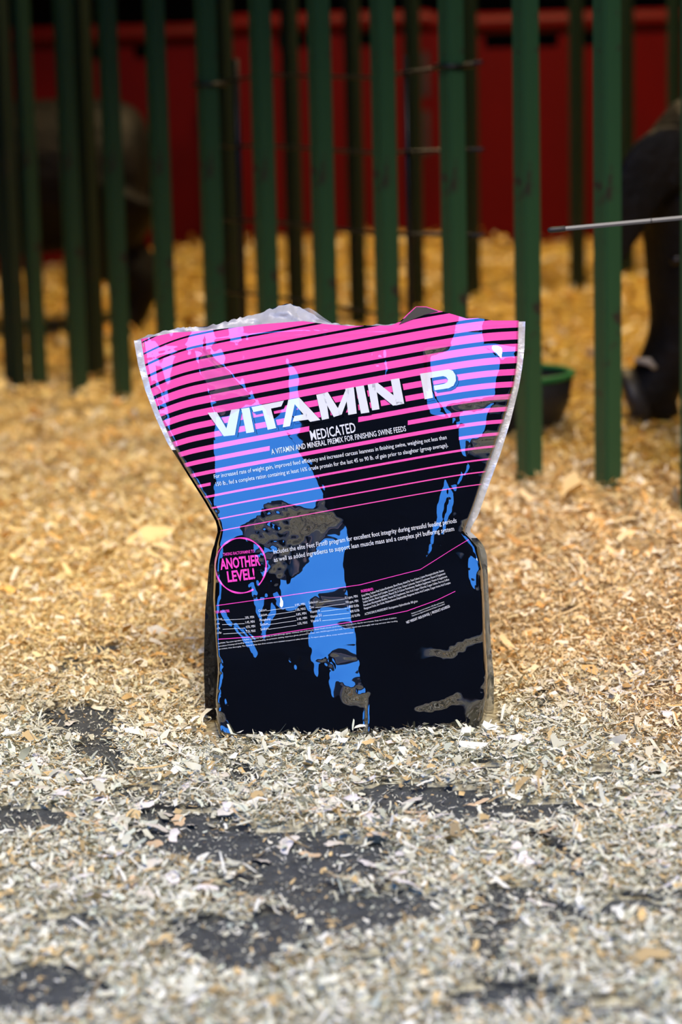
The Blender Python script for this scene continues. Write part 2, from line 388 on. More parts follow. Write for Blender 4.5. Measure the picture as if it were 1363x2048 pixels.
def facet(poly, sx_, sz_, w=3.0, crinkle=0.0, sc=9.0):
    m = in_poly(jx, jy, poly)
    cx_ = crinkle * (vnoise(gx / sc, gy / sc, 41) + 0.6 * vnoise(gx / 5, gy / 5, 42)); cz_ = crinkle * (vnoise(gx / sc + 70, gy / sc, 43) + 0.6 * vnoise(gx / 5 + 30, gy / 5, 44))
    tx[m] = (sx_ + cx_)[m] if crinkle else sx_; tz[m] = (sz_ + cz_)[m] if crinkle else sz_; wgt[m] = w
SKYX, SKYZ = -0.30, 0.20
facet([(390, 702), (408, 708), (500, 790), (560, 860), (612, 922), (640, 980), (664, 1038), (676, 1110), (692, 1180), (702, 1260), (714, 1325), (730, 1394), (690, 1366), (655, 1348),
       (672, 1336), (656, 1312), (628, 1302), (585, 1296), (612, 1286), (622, 1250), (650, 1186), (602, 1190), (556, 1200), (545, 1235), (530, 1262), (500, 1190), (444, 1062), (433, 970), (426, 900), (430, 840), (415, 780)], SKYX, SKYZ)
facet([(444, 1062), (500, 1040), (512, 1008), (540, 997), (578, 1008), (663, 1033), (655, 1065), (612, 1132), (572, 1178), (552, 1215), (536, 1250), (524, 1264), (508, 1200), (470, 1110)], -0.28, 0.085, 1.5)      # low: the brown yard
facet([(505, 1045), (522, 1012), (545, 1008), (585, 1020), (650, 1036), (625, 1060), (575, 1110), (555, 1170), (540, 1210), (524, 1255), (505, 1180), (500, 1110)], -0.12, -0.08, 1.2, 0.30)                   # crumpled: the litter
facet([(300, 700), (388, 700), (412, 780), (426, 840), (422, 900), (428, 970), (436, 1040), (405, 990), (340, 870)], 0.0, 0.17, 2)
facet([(428, 1215), (456, 1252), (486, 1286), (514, 1308), (560, 1300), (600, 1330), (655, 1350), (690, 1368), (728, 1396), (728, 1485), (440, 1485), (436, 1330)], 0.06, 0.20, 4)
facet([(436, 1190), (500, 1175), (520, 1262), (500, 1268), (470, 1240), (432, 1212)], 0.05, 0.19, 3)
facet([(740, 1395), (960, 1300), (962, 1485), (735, 1485)], 0.10, 0.21, 3)
facet([(446, 1075), (500, 1075), (512, 1130), (500, 1170), (440, 1190), (430, 1120)], 0.02, 0.17)
facet([(664, 1040), (676, 1110), (692, 1180), (702, 1260), (714, 1325), (730, 1394), (690, 1366), (655, 1348), (672, 1336), (656, 1312), (640, 1302), (645, 1200), (600, 1190), (560, 1200), (610, 1140)], SKYX, SKYZ + 0.07, 7)
facet([(432, 1216), (468, 1243), (497, 1270), (514, 1306), (488, 1286), (458, 1252)], SKYX, SKYZ)
facet([(855, 712), (900, 692), (962, 690), (1002, 722), (986, 790), (966, 860), (950, 897), (925, 868), (880, 812), (860, 770)], SKYX - 0.02, SKYZ + 0.02, 8)
facet([(925, 800), (985, 800), (970, 815), (930, 822), (915, 815)], 0.02, -0.10, 3, 0.2)
facet([(690, 690), (740, 695), (770, 690), (785, 720), (765, 765), (745, 725)], -0.22, 0.24, 2, 0.2)
facet([(894, 972), (880, 988), (868, 1040), (857, 1080), (844, 1140), (864, 1092), (878, 1050), (890, 1010)], SKYX, SKYZ, 5)
facet([(896, 975), (907, 980), (900, 1030), (878, 1075), (852, 1125), (868, 1090), (884, 1045), (892, 1010)], -0.26, 0.07, 5)
facet([(953, 912), (912, 958), (905, 972), (930, 950)], SKYX, SKYZ, 4)
facet([(906, 1098), (950, 1112), (955, 1150), (949, 1184), (934, 1150)], SKYX - 0.05, SKYZ, 4)
facet([(836, 1418), (870, 1398), (905, 1388), (918, 1385), (912, 1402), (880, 1418), (850, 1422)], 0.05, -0.12, 4, 0.12)
facet([(884, 1308), (905, 1285), (935, 1278), (928, 1300), (905, 1318)], 0.30, 0.02, 3, 0.25)
facet([(866, 1300), (876, 1290), (878, 1305), (868, 1312)], 0.0, -0.12, 4)
facet([(876, 1450), (900, 1444), (920, 1437), (900, 1455)], 0.1, -0.1, 4, 0.2)
facet([(560, 1310), (600, 1300), (650, 1312), (672, 1340), (620, 1345), (580, 1330)], -0.05, 0.22, 2, 0.35, 14)
facet([(800, 1000), (815, 1050), (830, 1085), (812, 1100), (795, 1050)], 0.1, 0.05, 2, 0.35, 6)
facet([(755, 1005), (764, 1010), (757, 1060), (753, 1130), (748, 1090)], 0.1, 0.0, 2, 0.3, 6)
facet([(444, 1395), (458, 1400), (462, 1412), (446, 1408)], -0.1, 0.0, 3, 0.4, 6)
facet([(695, 1255), (704, 1260), (716, 1325), (731, 1396), (690, 1367), (655, 1349), (674, 1336), (680, 1290)], SKYX + 0.04, 0.33, 12)
facet([(415, 690), (560, 672), (580, 800), (545, 835), (500, 785), (412, 703)], 0.03, 0.18, 4)
facet([(985, 815), (1022, 790), (1000, 860), (965, 950), (938, 1040), (918, 1040), (945, 930), (970, 860)], 0.16, 0.22, 5)
facet([(880, 1195), (960, 1190), (965, 1270), (860, 1280), (800, 1270), (820, 1230)], 0.10, 0.20, 5)
# general waviness of the film
amp = np.interp(gy, [640, 760, 900, 1100, 1470], [0.07, 0.055, 0.035, 0.035, 0.045])
tx += amp * (vnoise(gx / 26, gy / 40, 51) + 0.5 * vnoise(gx / 11, gy / 16, 52)); tz += 0.7 * amp * (vnoise(gx / 30, gy / 30, 53) + 0.5 * vnoise(gx / 12, gy / 12, 54))
wgt[(np.abs(gx - 732) < 7) & (gy > 1385)] = 0.02                     # the crease runs on down to the foot
edge = (gx < l_ + 3) | (gx > r_ - 3) | (gy > Bc(gx) - 3) | (gy < Tc(gx) - 6); wgt[edge] = 0.004      # the film ends here; nothing pulls on it
def integrate(h0, tx, tz, w, lam=0.00025, it=320, rounds=9, eps=0.02):
    """height field near h0 whose slopes follow (tx, tz); reweighting gathers what does not fit into narrow creases"""
    w0x = np.sqrt(w[:, 1:] * w[:, :-1]); w0z = np.sqrt(w[1:] * w[:-1]); wx, wz = w0x.copy(), w0z.copy(); h = h0.copy()
    for k in range(rounds):
        def A(h):
            o = lam * h; a = wx * (h[:, 1:] - h[:, :-1]); o[:, 1:] += a; o[:, :-1] -= a
            b = wz * (h[1:] - h[:-1]); o[1:] += b; o[:-1] -= b; return o
        rhs = lam * h0; a = wx * tx[:, :-1] * DX; rhs[:, 1:] += a; rhs[:, :-1] -= a
        b = wz * (-tz[:-1] * DX); rhs[1:] += b; rhs[:-1] -= b
        r = rhs - A(h); p = r.copy(); rs = (r * r).sum()
        for _ in range(it):
            Ap = A(p); al = rs / (p * Ap).sum(); h = h + al * p; r = r - al * Ap; rn = (r * r).sum()
            if rn < 1e-13: break
            p = r + rn / rs * p; rs = rn
        ex = np.abs((h[:, 1:] - h[:, :-1]) / DX - tx[:, :-1]); ez = np.abs((h[1:] - h[:-1]) / DX + tz[:-1])
        wx = w0x * np.clip(0.1 / (ex + eps), 0.05, 5); wz = w0z * np.clip(0.1 / (ez + eps), 0.05, 5)
    return h
HF = integrate(h0, tx, tz, wgt)
for _ in range(2):                                        # no crease steeper than film can stand
    sx2 = np.zeros_like(HF); sz2 = np.zeros_like(HF); sx2[:, :-1] = (HF[:, 1:] - HF[:, :-1]) / DX; sz2[:-1] = (HF[:-1] - HF[1:]) / DX
    HF = integrate(HF, np.clip(sx2, -0.7, 0.7), np.clip(sz2, -0.6, 0.37), np.minimum(wgt, 1), 0.00025, 320, 1)
zipc = curve([(280, 714), (373, 696), (422, 684), (558, 669), (650, 667), (740, 662), (973, 655), (1037, 653)])
def bag_h(px, py):
    px = np.asarray(px, float); py = np.asarray(py, float)
    u = np.clip((px - GX[0]) / CW, 0, len(GX) - 1.001); v = np.clip((py - GY[0]) / CW, 0, len(GY) - 1.001)
    i = u.astype(int); j = v.astype(int); fu = u - i; fv = v - j
    h = (HF[j, i] * (1 - fu) + HF[j, i + 1] * fu) * (1 - fv) + (HF[j + 1, i] * (1 - fu) + HF[j + 1, i + 1] * fu) * fv
    z = zipc(px); h = h - 0.0004 * (np.exp(-((py - z - 4) / 2.2) ** 2) + np.exp(-((py - z + 4) / 2.2) ** 2))
    d = np.minimum(px - Lc(py), Rc(py) - px); rw = np.interp(py, [1050, 1110], [4, 9])
    e = np.clip(1 - d / rw, 0, 1) ** 2                       # the film rolls back to the side seam
    h = h * (1 - e) + seamY(py) * e
    db = np.clip(1 - (Bc(px) - py) / 4, 0, 1) ** 2          # and under at the foot
    return h + 0.012 * db
def bag_pt(px, py, off=0.0): return at_y(px, py, BAGY + bag_h(px, py) - off)
def bag_nrm(px, py, e=3.0):
    a = bag_pt(px + e, py) - bag_pt(px - e, py); b = bag_pt(px, py - e) - bag_pt(px, py + e)
    n = np.cross(a, b); return n / np.linalg.norm(n, axis=-1, keepdims=True)

# print coordinates: t is the height of a printed line where it crosses the bag's middle
RISE = np.array([(250, 0.55), (300, 0.48), (345, 0.36), (395, 0.21), (500, 0.186), (820, 0.182), (900, 0.165), (960, 0.12), (1000, 0.06), (1060, 0.03)])
_rx = np.arange(250, 1061, 2.0); _rs = np.interp(_rx, RISE[:, 0], RISE[:, 1]); _ri = np.concatenate([[0], np.cumsum((_rs[1:] + _rs[:-1]) / 2 * 2.0)])
_ri -= np.interp(663, _rx, _ri)
def print_t(px, py): return py + np.interp(px, _rx, _ri)

def film_material(name, printed):
    m = mat(name, (0.003, 0.003, 0.0035), 0.035, ior=FILM_IOR if printed else 1.5); nt = m.node_tree; b = nt.nodes['Principled BSDF']; lk = nt.links
    if not printed: return m
    def N(op, *ins):
        n = nt.nodes.new('ShaderNodeMath'); n.operation = op
        for k, s in enumerate(ins):
            if isinstance(s, (int, float)): n.inputs[k].default_value = s
            else: lk.new(s, n.inputs[k])
        return n.outputs[0]
    at = nt.nodes.new('ShaderNodeAttribute'); at.attribute_name = 'print_t'; t = at.outputs['Fac']
    as_ = nt.nodes.new('ShaderNodeAttribute'); as_.attribute_name = 'print_s'; s = as_.outputs['Fac']
    fr = N('FRACT', N('ADD', N('DIVIDE', N('SUBTRACT', t, 1020.0), 24.4), 50.5))
    dist = N('MULTIPLY', N('ABSOLUTE', N('SUBTRACT', fr, 0.5)), 24.4)
    rmp = nt.nodes.new('ShaderNodeFloatCurve'); cv = rmp.mapping.curves[0]
    pts = [(0.0, 0.82), (0.20, 0.70), (0.40, 0.53), (0.50, 0.46), (0.60, 0.38), (0.70, 0.30), (0.80, 0.19), (0.90, 0.12), (1.0, 0.08)]
    cv.points[0].location = pts[0]; cv.points[1].location = pts[-1]
    for p in pts[1:-1]: cv.points.new(*p)
    rmp.mapping.update()
    lk.new(N('DIVIDE', N('SUBTRACT', t, 640.0), 380.0), rmp.inputs['Value'])
    half = N('MULTIPLY', rmp.outputs[0], 12.2)
    pink = N('MULTIPLY', N('LESS_THAN', dist, half), N('LESS_THAN', t, 1030.0))
    def box(t0, t1, s0, s1):
        return N('MULTIPLY', N('MULTIPLY', N('GREATER_THAN', t, t0), N('LESS_THAN', t, t1)), N('MULTIPLY', N('GREATER_THAN', s, s0), N('LESS_THAN', s, s1)))
    for q in ((903.0, 943.0, 421.0, 917.0), (838.0, 877.0, 618.0, 716.0), (866.0, 887.0, 539.0, 815.0)):
        pink = N('MULTIPLY', pink, N('SUBTRACT', 1.0, box(*q)))
    mx = nt.nodes.new('ShaderNodeMix'); mx.data_type = 'RGBA'; lk.new(pink, mx.inputs[0])
    mx.inputs[6].default_value = (0.003, 0.003, 0.0035, 1); mx.inputs[7].default_value = (0.95, 0.10, 0.43, 1)
    lk.new(mx.outputs[2], b.inputs['Base Color'])
    return m
M_film = film_material('printed_film', True)
M_blackfilm = film_material('black_film', False)
M_pinkink = mat('pink_ink', (0.95, 0.075, 0.52), 0.035, ior=FILM_IOR)
M_whiteink = mat('white_ink', (0.74, 0.77, 0.80), 0.05, ior=FILM_IOR)
M_blackink = mat('black_ink', (0.003, 0.003, 0.0035), 0.035, ior=FILM_IOR)
M_foil = mat('silver_foil', (0.74, 0.75, 0.75), 0.38, 0.55, bump=(55, 0.5, 0.006))
M_foil3 = mat('mirror_foil', (0.6, 0.6, 0.6), 0.12, 1.0)
M_foil2 = mat('crumpled_liner', (0.36, 0.37, 0.385), 0.5, 0.15, bump=(24, 0.6, 0.010))
M_clear = mat('clear_film', (0.75, 0.78, 0.8), 0.08, 0.0, 1.5, Alpha=0.30)

foot = on_ground(np.array(695.0), np.array(1476.0), 0.004)
bag = empty('feed_bag', (0.0, BAGY, 0.0))
tag(bag, 'glossy black and hot pink foil feed bag with torn top standing on the shavings', 'bag')
def grid_part(name, PX, PY, Ydepth, m, parent, two_print=False, flip=False):
    P = at_y(PX, PY, Ydepth); P[..., 2] = np.maximum(P[..., 2], 0.0045)
    nv, nu = PX.shape; idx = np.arange(nv * nu).reshape(nv, nu)
    Fq = np.stack([idx[:-1, :-1], idx[1:, :-1], idx[1:, 1:], idx[:-1, 1:]], -1).reshape(-1, 4)
    if flip: Fq = Fq[:, ::-1]
    o = mesh_obj(name, P.reshape(-1, 3), Fq, m, parent)
    if two_print:
        for nm, v in (('print_t', print_t(PX, PY)), ('print_s', PX)):
            a = o.data.attributes.new(nm, 'FLOAT', 'POINT'); a.data.foreach_set('value', np.asarray(v, np.float32).ravel())
    return o
# front panel
nu, nv = 250, 280
vv = np.linspace(0, 1, nv)[:, None]; uu = np.linspace(0, 1, nu)[None, :]
PX = np.zeros((nv, nu)); PY = np.zeros((nv, nu)); xg = np.repeat(282 + (1037 - 282) * uu, nv, 0)
for _ in range(6):                              # edges depend on the row, rows on the column
    PY = Tc(xg) + (Bc(433 + (958 - 433) * uu) - Tc(282 + (1037 - 282) * uu)) * vv + (Tc(282 + (1037 - 282) * uu) - Tc(xg)) * np.ones_like(vv)
    xg = Lc(PY) + (Rc(PY) - Lc(PY)) * uu
PX = xg
front = grid_part('front_panel', PX, PY, BAGY + bag_h(PX, PY), M_film, bag, True)
front_top = PX[0], PY[0]
# back panel: same outline, bulging to the other side; its torn top stands above the front
Sc = curve([(262, 690), (268, 684), (300, 669), (330, 662), (365, 655), (410, 653), (440, 647), (460, 641), (520, 626), (560, 611), (577, 606), (590, 611), (615, 622), (640, 637), (660, 646), (700, 651), (760, 650), (800, 648), (1040, 644), (1060, 644)])
nb = 60; ub = np.linspace(0, 1, nb)[None, :]; vb = np.linspace(0, 1, 70)[:, None]
BPY = Sc(268 + (1050 - 268) * ub) + (1455 - Sc(268 + (1050 - 268) * ub)) * vb
lB, rB = Lc(BPY) - 4, Rc(BPY) + 4
BPX = lB + (rB - lB) * ub
bulge = np.interp(BPY, [600, 700, 1060, 1250, 1455], [0.010, 0.008, 0.020, 0.050, 0.055]) * (1 - np.abs(2 * ub - 1) ** 4)
mouth = 0.020 * np.exp(-((BPX - 520) / 120) ** 2) * (1 - sstep(600, 720, BPY))
BD = seamY(BPY) + 0.0015 + bulge + mouth + 0.025 * (1 - sstep(650, 760, BPY)) * np.minimum(1, 12 * ub * (1 - ub))
grid_part('back_panel', BPX, BPY, BAGY + BD, M_blackfilm, bag, flip=True)
# silver inside of the back panel showing above the torn front edge
lu = np.linspace(0, 1, 90)[None, :]; lv = np.linspace(0, 1, 16)[:, None]
LX = (272 + (800 - 272) * lu) + 0 * lv
LYt = Sc(LX) + 2.5 * vnoise(LX / 6, LX * 0, 61); LY = LYt + (Tc(LX) + 26 - LYt) * lv
LD = seamY(LY) + 0.010 * np.clip((LX - 285) / 60, 0, 1) + 0.024 * np.exp(-((LX - 530) / 110) ** 2) * (1 - lv) + 0.004 * vnoise(LX / 22, LY / 12, 62) - 0.0005
LD = np.maximum(LD, bag_h(LX, np.maximum(LY, Tc(LX) + 2)) + 0.0012)
o = grid_part('silver_liner', LX, LY, BAGY + LD, M_foil2, bag); o['label'] = 'crumpled silver inner foil above the torn edge'
# clear torn film scraps
def scrap(name, top, bot, dep, m):
    top = np.array(top, float); bot = np.array(bot, float); k = np.linspace(0, 1, 8)[:, None]
    tt = np.linspace(0, 1, 14); f_ = lambda a: np.stack([np.interp(tt, np.linspace(0, 1, len(a)), a[:, 0]), np.interp(tt, np.linspace(0, 1, len(a)), a[:, 1])], -1)
    a, b = f_(top), f_(bot); X = a[None, :, 0] * (1 - k) + b[None, :, 0] * k; Y = a[None, :, 1] * (1 - k) + b[None, :, 1] * k
    return grid_part(name, X, Y, BAGY + dep + 0.003 * vnoise(X / 15, Y / 15, 63), m, bag)
scrap('torn_film', [(592, 622), (604, 618), (618, 615), (632, 624), (645, 634), (662, 645)], [(600, 642), (615, 644), (630, 646), (642, 648), (652, 650), (664, 651)], 0.022, M_clear)
# side seams: silver above, folded black film below
def strip(name, pts, y0, y1, m, side, dep=0.0):
    ev = curve(pts); v = np.linspace(y0, y1, max(6, int((y1 - y0) / 6)))[:, None]; k = np.linspace(0, 1, 5)[None, :]
    inn = (Lc(v) if side < 0 else Rc(v)); out = ev(v)
    X = inn + (out - inn) * k; Y = v + 0 * k
    D = seamY(v) + 0 * k + dep * k + 0.0012 * vnoise(Y / 18, X / 9, 64) * k
    return grid_part(name, X, Y, BAGY + D, m, bag, flip=(side < 0))
LO = [(678, 267), (730, 276), (780, 290), (835, 311), (885, 334), (940, 369), (990, 404), (1045, 438), (1060, 438), (1075, 434), (1100, 424), (1130, 418), (1220, 410), (1330, 407), (1420, 410), (1445, 416)]
RO = [(643, 1050), (700, 1048), (740, 1043), (775, 1037), (840, 1021), (905, 1001), (970, 977), (1030, 956), (1062, 938), (1072, 950), (1090, 966), (1110, 973), (1200, 977), (1290, 981), (1350, 987), (1420, 987), (1440, 982)]
strip('side_seam', LO, 681, 900, M_foil, -1)['label'] = 'silver heat-sealed edge'
strip('side_fold', LO, 900, 1445, M_blackfilm, -1, 0.004)
strip('side_seam', RO, 1076, 1440, M_foil3, 1)['label'] = 'mirror-like foil edge beside the filled base'
strip('side_seam', RO, 643, 1076, M_foil, 1)['label'] = 'silver heat-sealed edge'
# foot of the bag
fu_ = np.linspace(0, 1, 24)
fb = np.array([bag_pt(np.array(433 + 525 * a), np.array(Bc(433 + 525 * a))) for a in fu_]); bb = at_y(429 + 537 * fu_, np.full(24, 1455.0), BAGY + 0.0155 + 0.055 * (1 - np.abs(2 * fu_ - 1) ** 4))
V = np.concatenate([fb, bb]); V[:, 2] = 0.0045
mesh_obj('bottom_gusset', V, [(i, i + 1, 24 + i + 1, 24 + i) for i in range(23)], M_blackfilm, bag)

# ---- flat print: polygons in photo pixels laid on the front panel
def decal(name, polys, m, off=0.0007, cell=6.0):
    bm = bmesh.new()
    for p in polys:
        vs = [bm.verts.new((x, -y, 0)) for x, y in p]
        try: bm.faces.new(vs)
        except ValueError: pass
    return decal_bm(name, bm, m, off, cell)
def decal_bm(name, bm, m, off=0.0007, cell=6.0):
    bmesh.ops.triangulate(bm, faces=bm.faces[:])
    if cell:
        xs = [v.co.x for v in bm.verts]; ys = [v.co.y for v in bm.verts]
        for ax, lo, hi in ((0, min(xs), max(xs)), (1, min(ys), max(ys))):
            c = math.ceil(lo / cell) * cell
            while c < hi:
                co = [0, 0, 0]; no = [0, 0, 0]; co[ax] = c; no[ax] = 1
                bmesh.ops.bisect_plane(bm, geom=bm.verts[:] + bm.edges[:] + bm.faces[:], plane_co=co, plane_no=no, dist=1e-5); c += cell
    bm.verts.ensure_lookup_table()
    a = np.array([v.co[:] for v in bm.verts]); px, py = a[:, 0], -a[:, 1]
    P = bag_pt(px, py, off); nr = bag_nrm(px, py)
    for v, p in zip(bm.verts, P): v.co = p
    bm.normal_update()
    for f in bm.faces:
        if f.normal.y > 0: f.normal_flip()
    me = bpy.data.meshes.new(name); bm.to_mesh(me); bm.free(); me.materials.append(m)
    me.polygons.foreach_set('use_smooth', [True] * len(me.polygons)); me.update()
    me.normals_split_custom_set_from_vertices([tuple(n) for n in nr])
    o = bpy.data.objects.new(name, me); link(o, front); return o
def glyphs(text, bold=0.0):
    cu = bpy.data.curves.new('tmp', 'FONT'); cu.body = text; cu.size = 1.0; cu.resolution_u = 2; cu.offset = bold
    ob = bpy.data.objects.new('tmp', cu); COL.objects.link(ob); bpy.context.view_layer.update()
    me = ob.evaluated_get(bpy.context.evaluated_depsgraph_get()).to_mesh()
    V = np.array([v.co[:] for v in me.vertices]).reshape(-1, 3)[:, :2]; Fs = [tuple(p.vertices) for p in me.polygons]
    bpy.data.objects.remove(ob); bpy.data.curves.remove(cu); return V, Fs
CAP = 0.70
def text_lines(name, lines, m, bold=0.006, cell=8.0, off=0.0011):
    """each line: text, start of baseline, end of baseline, cap height (photo pixels)"""
    bm = bmesh.new()
    for tx_, (x0, y0), (x1, y1), cap in lines:
        V, Fs = glyphs(tx_, bold)
        if not len(V): continue
        u = (V[:, 0] - V[:, 0].min()) / max(1e-6, V[:, 0].max() - V[:, 0].min()); b = V[:, 1] / CAP * cap
        sl = (y0 - y1) / max(1, x1 - x0); nrm = math.hypot(1, sl)
        X = x0 + (x1 - x0) * u - b * sl / nrm; Y = y0 + (y1 - y0) * u - b / nrm
        vs = [bm.verts.new((p, -q, 0)) for p, q in zip(X, Y)]
        for f in Fs:
            try: bm.faces.new([vs[i] for i in f])
            except ValueError: pass
    return decal_bm(name, bm, m, off, cell)
def band(pts, w):
    """thin printed line along points"""
    pts = np.array(pts, float); out = []
    for (x0, y0), (x1, y1) in zip(pts, pts[1:]): out.append([(x0, y0 - w / 2), (x1, y1 - w / 2), (x1, y1 + w / 2), (x0, y0 + w / 2)])
    return out
za = lambda pts: [(250 + x / 3.245, 590 + y / 3.245) for x, y in pts]
zb = lambda pts: [(650 + x / 3.245, 590 + y / 3.245) for x, y in pts]
BIG = [za([(535, 765), (594, 759), (657, 866), (688, 745), (743, 738), (712, 909), (640, 917)]),
       za([(753, 738), (806, 730), (838, 889), (786, 897)]),
       za([(820, 727), (1030, 685), (1013, 723), (946, 737), (980, 864), (925, 875), (891, 748), (832, 760)]),
       za([(1058, 680), (1102, 672), (1104, 690), (1069, 851), (1022, 859)]), za([(1085, 676), (1130, 666), (1266, 811), (1200, 823), (1092, 700)]), za([(1098, 786), (1178, 770), (1205, 806), (1086, 822)]),
       [(632, 789.5), (650, 785.5), (657.5, 837), (643.5, 840)], [(641, 788), (655, 784), (683, 829), (667, 834)], [(692, 777), (703, 775), (683, 829), (668, 833.5)], [(690, 777.5), (707, 774), (713, 827), (696, 830)],
       zb([(197, 596), (250, 587), (286, 762), (232, 770)]),
       zb([(275, 581), (325, 573), (352, 741), (304, 749)]), zb([(275, 581), (340, 570), (512, 705), (440, 718)]), zb([(425, 549), (480, 540), (512, 705), (456, 717)]),
       zb([(615, 511), (800, 482), (828, 492), (845, 520), (848, 555), (832, 588), (800, 605), (708, 619), (704, 588), (770, 577), (792, 566), (796, 548), (784, 532), (765, 526), (682, 539), (699, 667), (645, 677)])]
o = decal('torn_tip', [[(797, 649), (815, 630), (832, 614), (852, 614.5), (876, 622.5), (850, 629), (826, 638)]], mat('smoky_film', (0.07, 0.062, 0.055), 0.08, ior=1.8), 0.0007); o['label'] = 'smoky clear tip of torn film'
decal('title_shadow', [[(x + 5, y + 4.5) for x, y in p] for p in BIG] + [[(x + 2.5, y + 2) for x, y in p] for p in BIG], M_blackink, 0.0009)
decal('title_lettering', BIG, M_whiteink, 0.0014)
text_lines('subtitle_text', [('MEDICATED', (622, 881), (712, 864), 20)], M_whiteink, 0.012)
text_lines('subtitle_text', [('A VITAMIN AND MINERAL PREMIX FOR FINISHING SWINE FEEDS', (543, 909), (812, 862), 11)], M_whiteink, 0.008)
text_lines('claim_text', [('For increased rate of weight gain, improved feed efficiency and increased carcass leanness in finishing swine, weighing not less than', (428, 957), (893, 878), 8.2),
                          ('150 lb., fed a complete ration containing at least 16% crude protein for the last 45 to 90 lb. of gain prior to slaughter (group average).', (432, 972.5), (896, 893.5), 8.2)], M_whiteink)
text_lines('claim_text', [('Includes the elite Feet First\u00ae program for excellent foot integrity during stressful feeding periods', (547, 1108), (913, 1045), 9.4),
                          ('as well as added ingredients to support lean muscle mass and a complex pH buffering system', (548, 1124), (908, 1061.5), 9.4)], M_whiteink)
ring = []
for k in range(72):
    if 9 <= k <= 11: continue
    a0, a1 = 2 * math.pi * k / 72, 2 * math.pi * (k + 1) / 72; w = 3.0 + 0.9 * math.sin(k * 0.7)
    ring.append([(481 + (51 + s) * math.cos(a), 1131 + (55 + s) * math.sin(a)) for a, s in ((a0, -w / 2), (a1, -w / 2), (a1, w / 2), (a0, w / 2))])
decal('badge_ring', ring, M_pinkink, 0.0008)
text_lines('badge_text', [('TAKING RACTOPAMINE TO', (446, 1112), (509, 1105), 6)], M_pinkink)
text_lines('badge_text', [('ANOTHER', (441, 1139), (521, 1130), 21), ('LEVEL!', (455.5, 1164), (510, 1157), 21)], M_pinkink, 0.03)
decal('printed_line', band([(427, 1212), (520, 1199), (720, 1169.5), (840, 1139), (864, 1124), (905, 1098), (940, 1077)], 1.3), M_pinkink)
decal('printed_line', band([(436, 1278.5), (523, 1272.5), (620, 1257), (720, 1241), (813, 1222), (874, 1200), (910, 1182.5)], 1.3), M_pinkink)
tab = []; rules = []
for i, (n, val) in enumerate([('Crude Protein', '20%, MIN'), ('Lysine', '1.4%, MIN'), ('Crude Fat', '4.5%, MIN'), ('Crude Fiber', '7.5%, MAX')]):
    y = 1241 + 9.2 * i; w = 2.0 * len(n) - 10 if len(n) > 8 else 10
    tab += [(n, (428 + i, y), (428 + i + max(w, 10), y - 1.6), 4.6), (val, (490 + i * 0.7, y - 3), (508 + i, y - 5), 5)]; rules += band([(443 + i, y - 0.8), (489, y - 3.2)], 0.7)
for i, (n, val) in enumerate([('Calcium', '0.9%, MIN'), ('Calcium', '1.0%, MAX'), ('Phosphorus', '0.8%, MIN'), ('Sodium', '3.4%, MIN'), ('Sodium', '3.5%, MAX')]):
    y = 1224 + 9.25 * i
    tab += [(n, (517 + i, y), (533 + i + (6 if len(n) > 8 else 0), y - 2.4), 5), (val, (590 + i * 1.2, y - 11), (610 + i * 1.2, y - 14), 5)]; rules += band([(533 + i + (7 if len(n) > 8 else 0), y - 2.4), (589 + i, y - 10.6)], 0.7)
for i, (n, val) in enumerate([('Selenium', '0.3 ppm, MIN'), ('Zinc', '990 ppm, MIN'), ('Vitamin A', '2,800 IU/lb'), ('Vitamin D3', '400 IU/lb'), ('Vitamin E', '10 IU/lb')]):
    y = 1208 + 9.3 * i; x1 = 715 + 1.2 * i; w = 2.1 * len(val)
    tab += [(n, (617.5 + i, y), (618 + i + 2.2 * len(n), y - 0.35 * len(n)), 5.2), (val, (x1 - w, y - 10), (x1, y - 13.4), 5.2)]; rules += band([(620 + i + 2.2 * len(n), y - 0.4 * len(n)), (x1 - w - 1, y - 9.8)], 0.7)
text_lines('analysis_table', tab, M_whiteink, 0.0, 0)['kind'] = 'stuff'; decal('leader_line', rules, M_whiteink, 0.0008)['kind'] = 'stuff'
text_lines('heading_text', [('TEED ANALYSIS:', (428, 1227), (459, 1224), 5), ('INGREDIENTS:', (722, 1185), (746.5, 1180.5), 5.2)], M_pinkink, 0.02, 0)
text_lines('ingredient_text', [
    ('Dried Whey, Soybean Meal, Sodium Bicarbonate, Blood Plasma, Animal Fat, Yeast Culture, L-lysine Monohydrochloride, Betaine', (723.5, 1194), (887.5, 1142.5), 4.4),
    ('Phosphate, Zinc Amino Acid Complex, Ground Corn Cobs, Calcium Carbonate, Vitamin E Supplement, Vitamin D Supplement', (725, 1200.5), (890.5, 1148.5), 4.4),
    ('Sodium Selenite, Niacin Supplement, Mineral Oil, D-Calcium Pantothenate, Riboflavin Supplement, Vitamin A Supplement', (726, 1206.5), (894, 1154.5), 4.4),
    ('Menadione Nicotinamide Bisulfite, Vitamin B12 Supplement, Folic Acid, Copper Chloride, Copper Sulfate, Ferrous Sulfate', (727, 1213), (898, 1160.5), 4.4),
    ('Manganous Oxide, Zinc Oxide, Ethylenediamine Dihydroiodide, Manganese Amino Acid Complex, Copper Amino Acid Complex', (728, 1219.5), (901, 1167), 4.4),
    ('ACTIVE DRUG INGREDIENT: Ractopamine Hydrochloride 180 g/ton', (729.5, 1230.5), (835, 1204), 4.6)], M_whiteink, 0.0, 0)
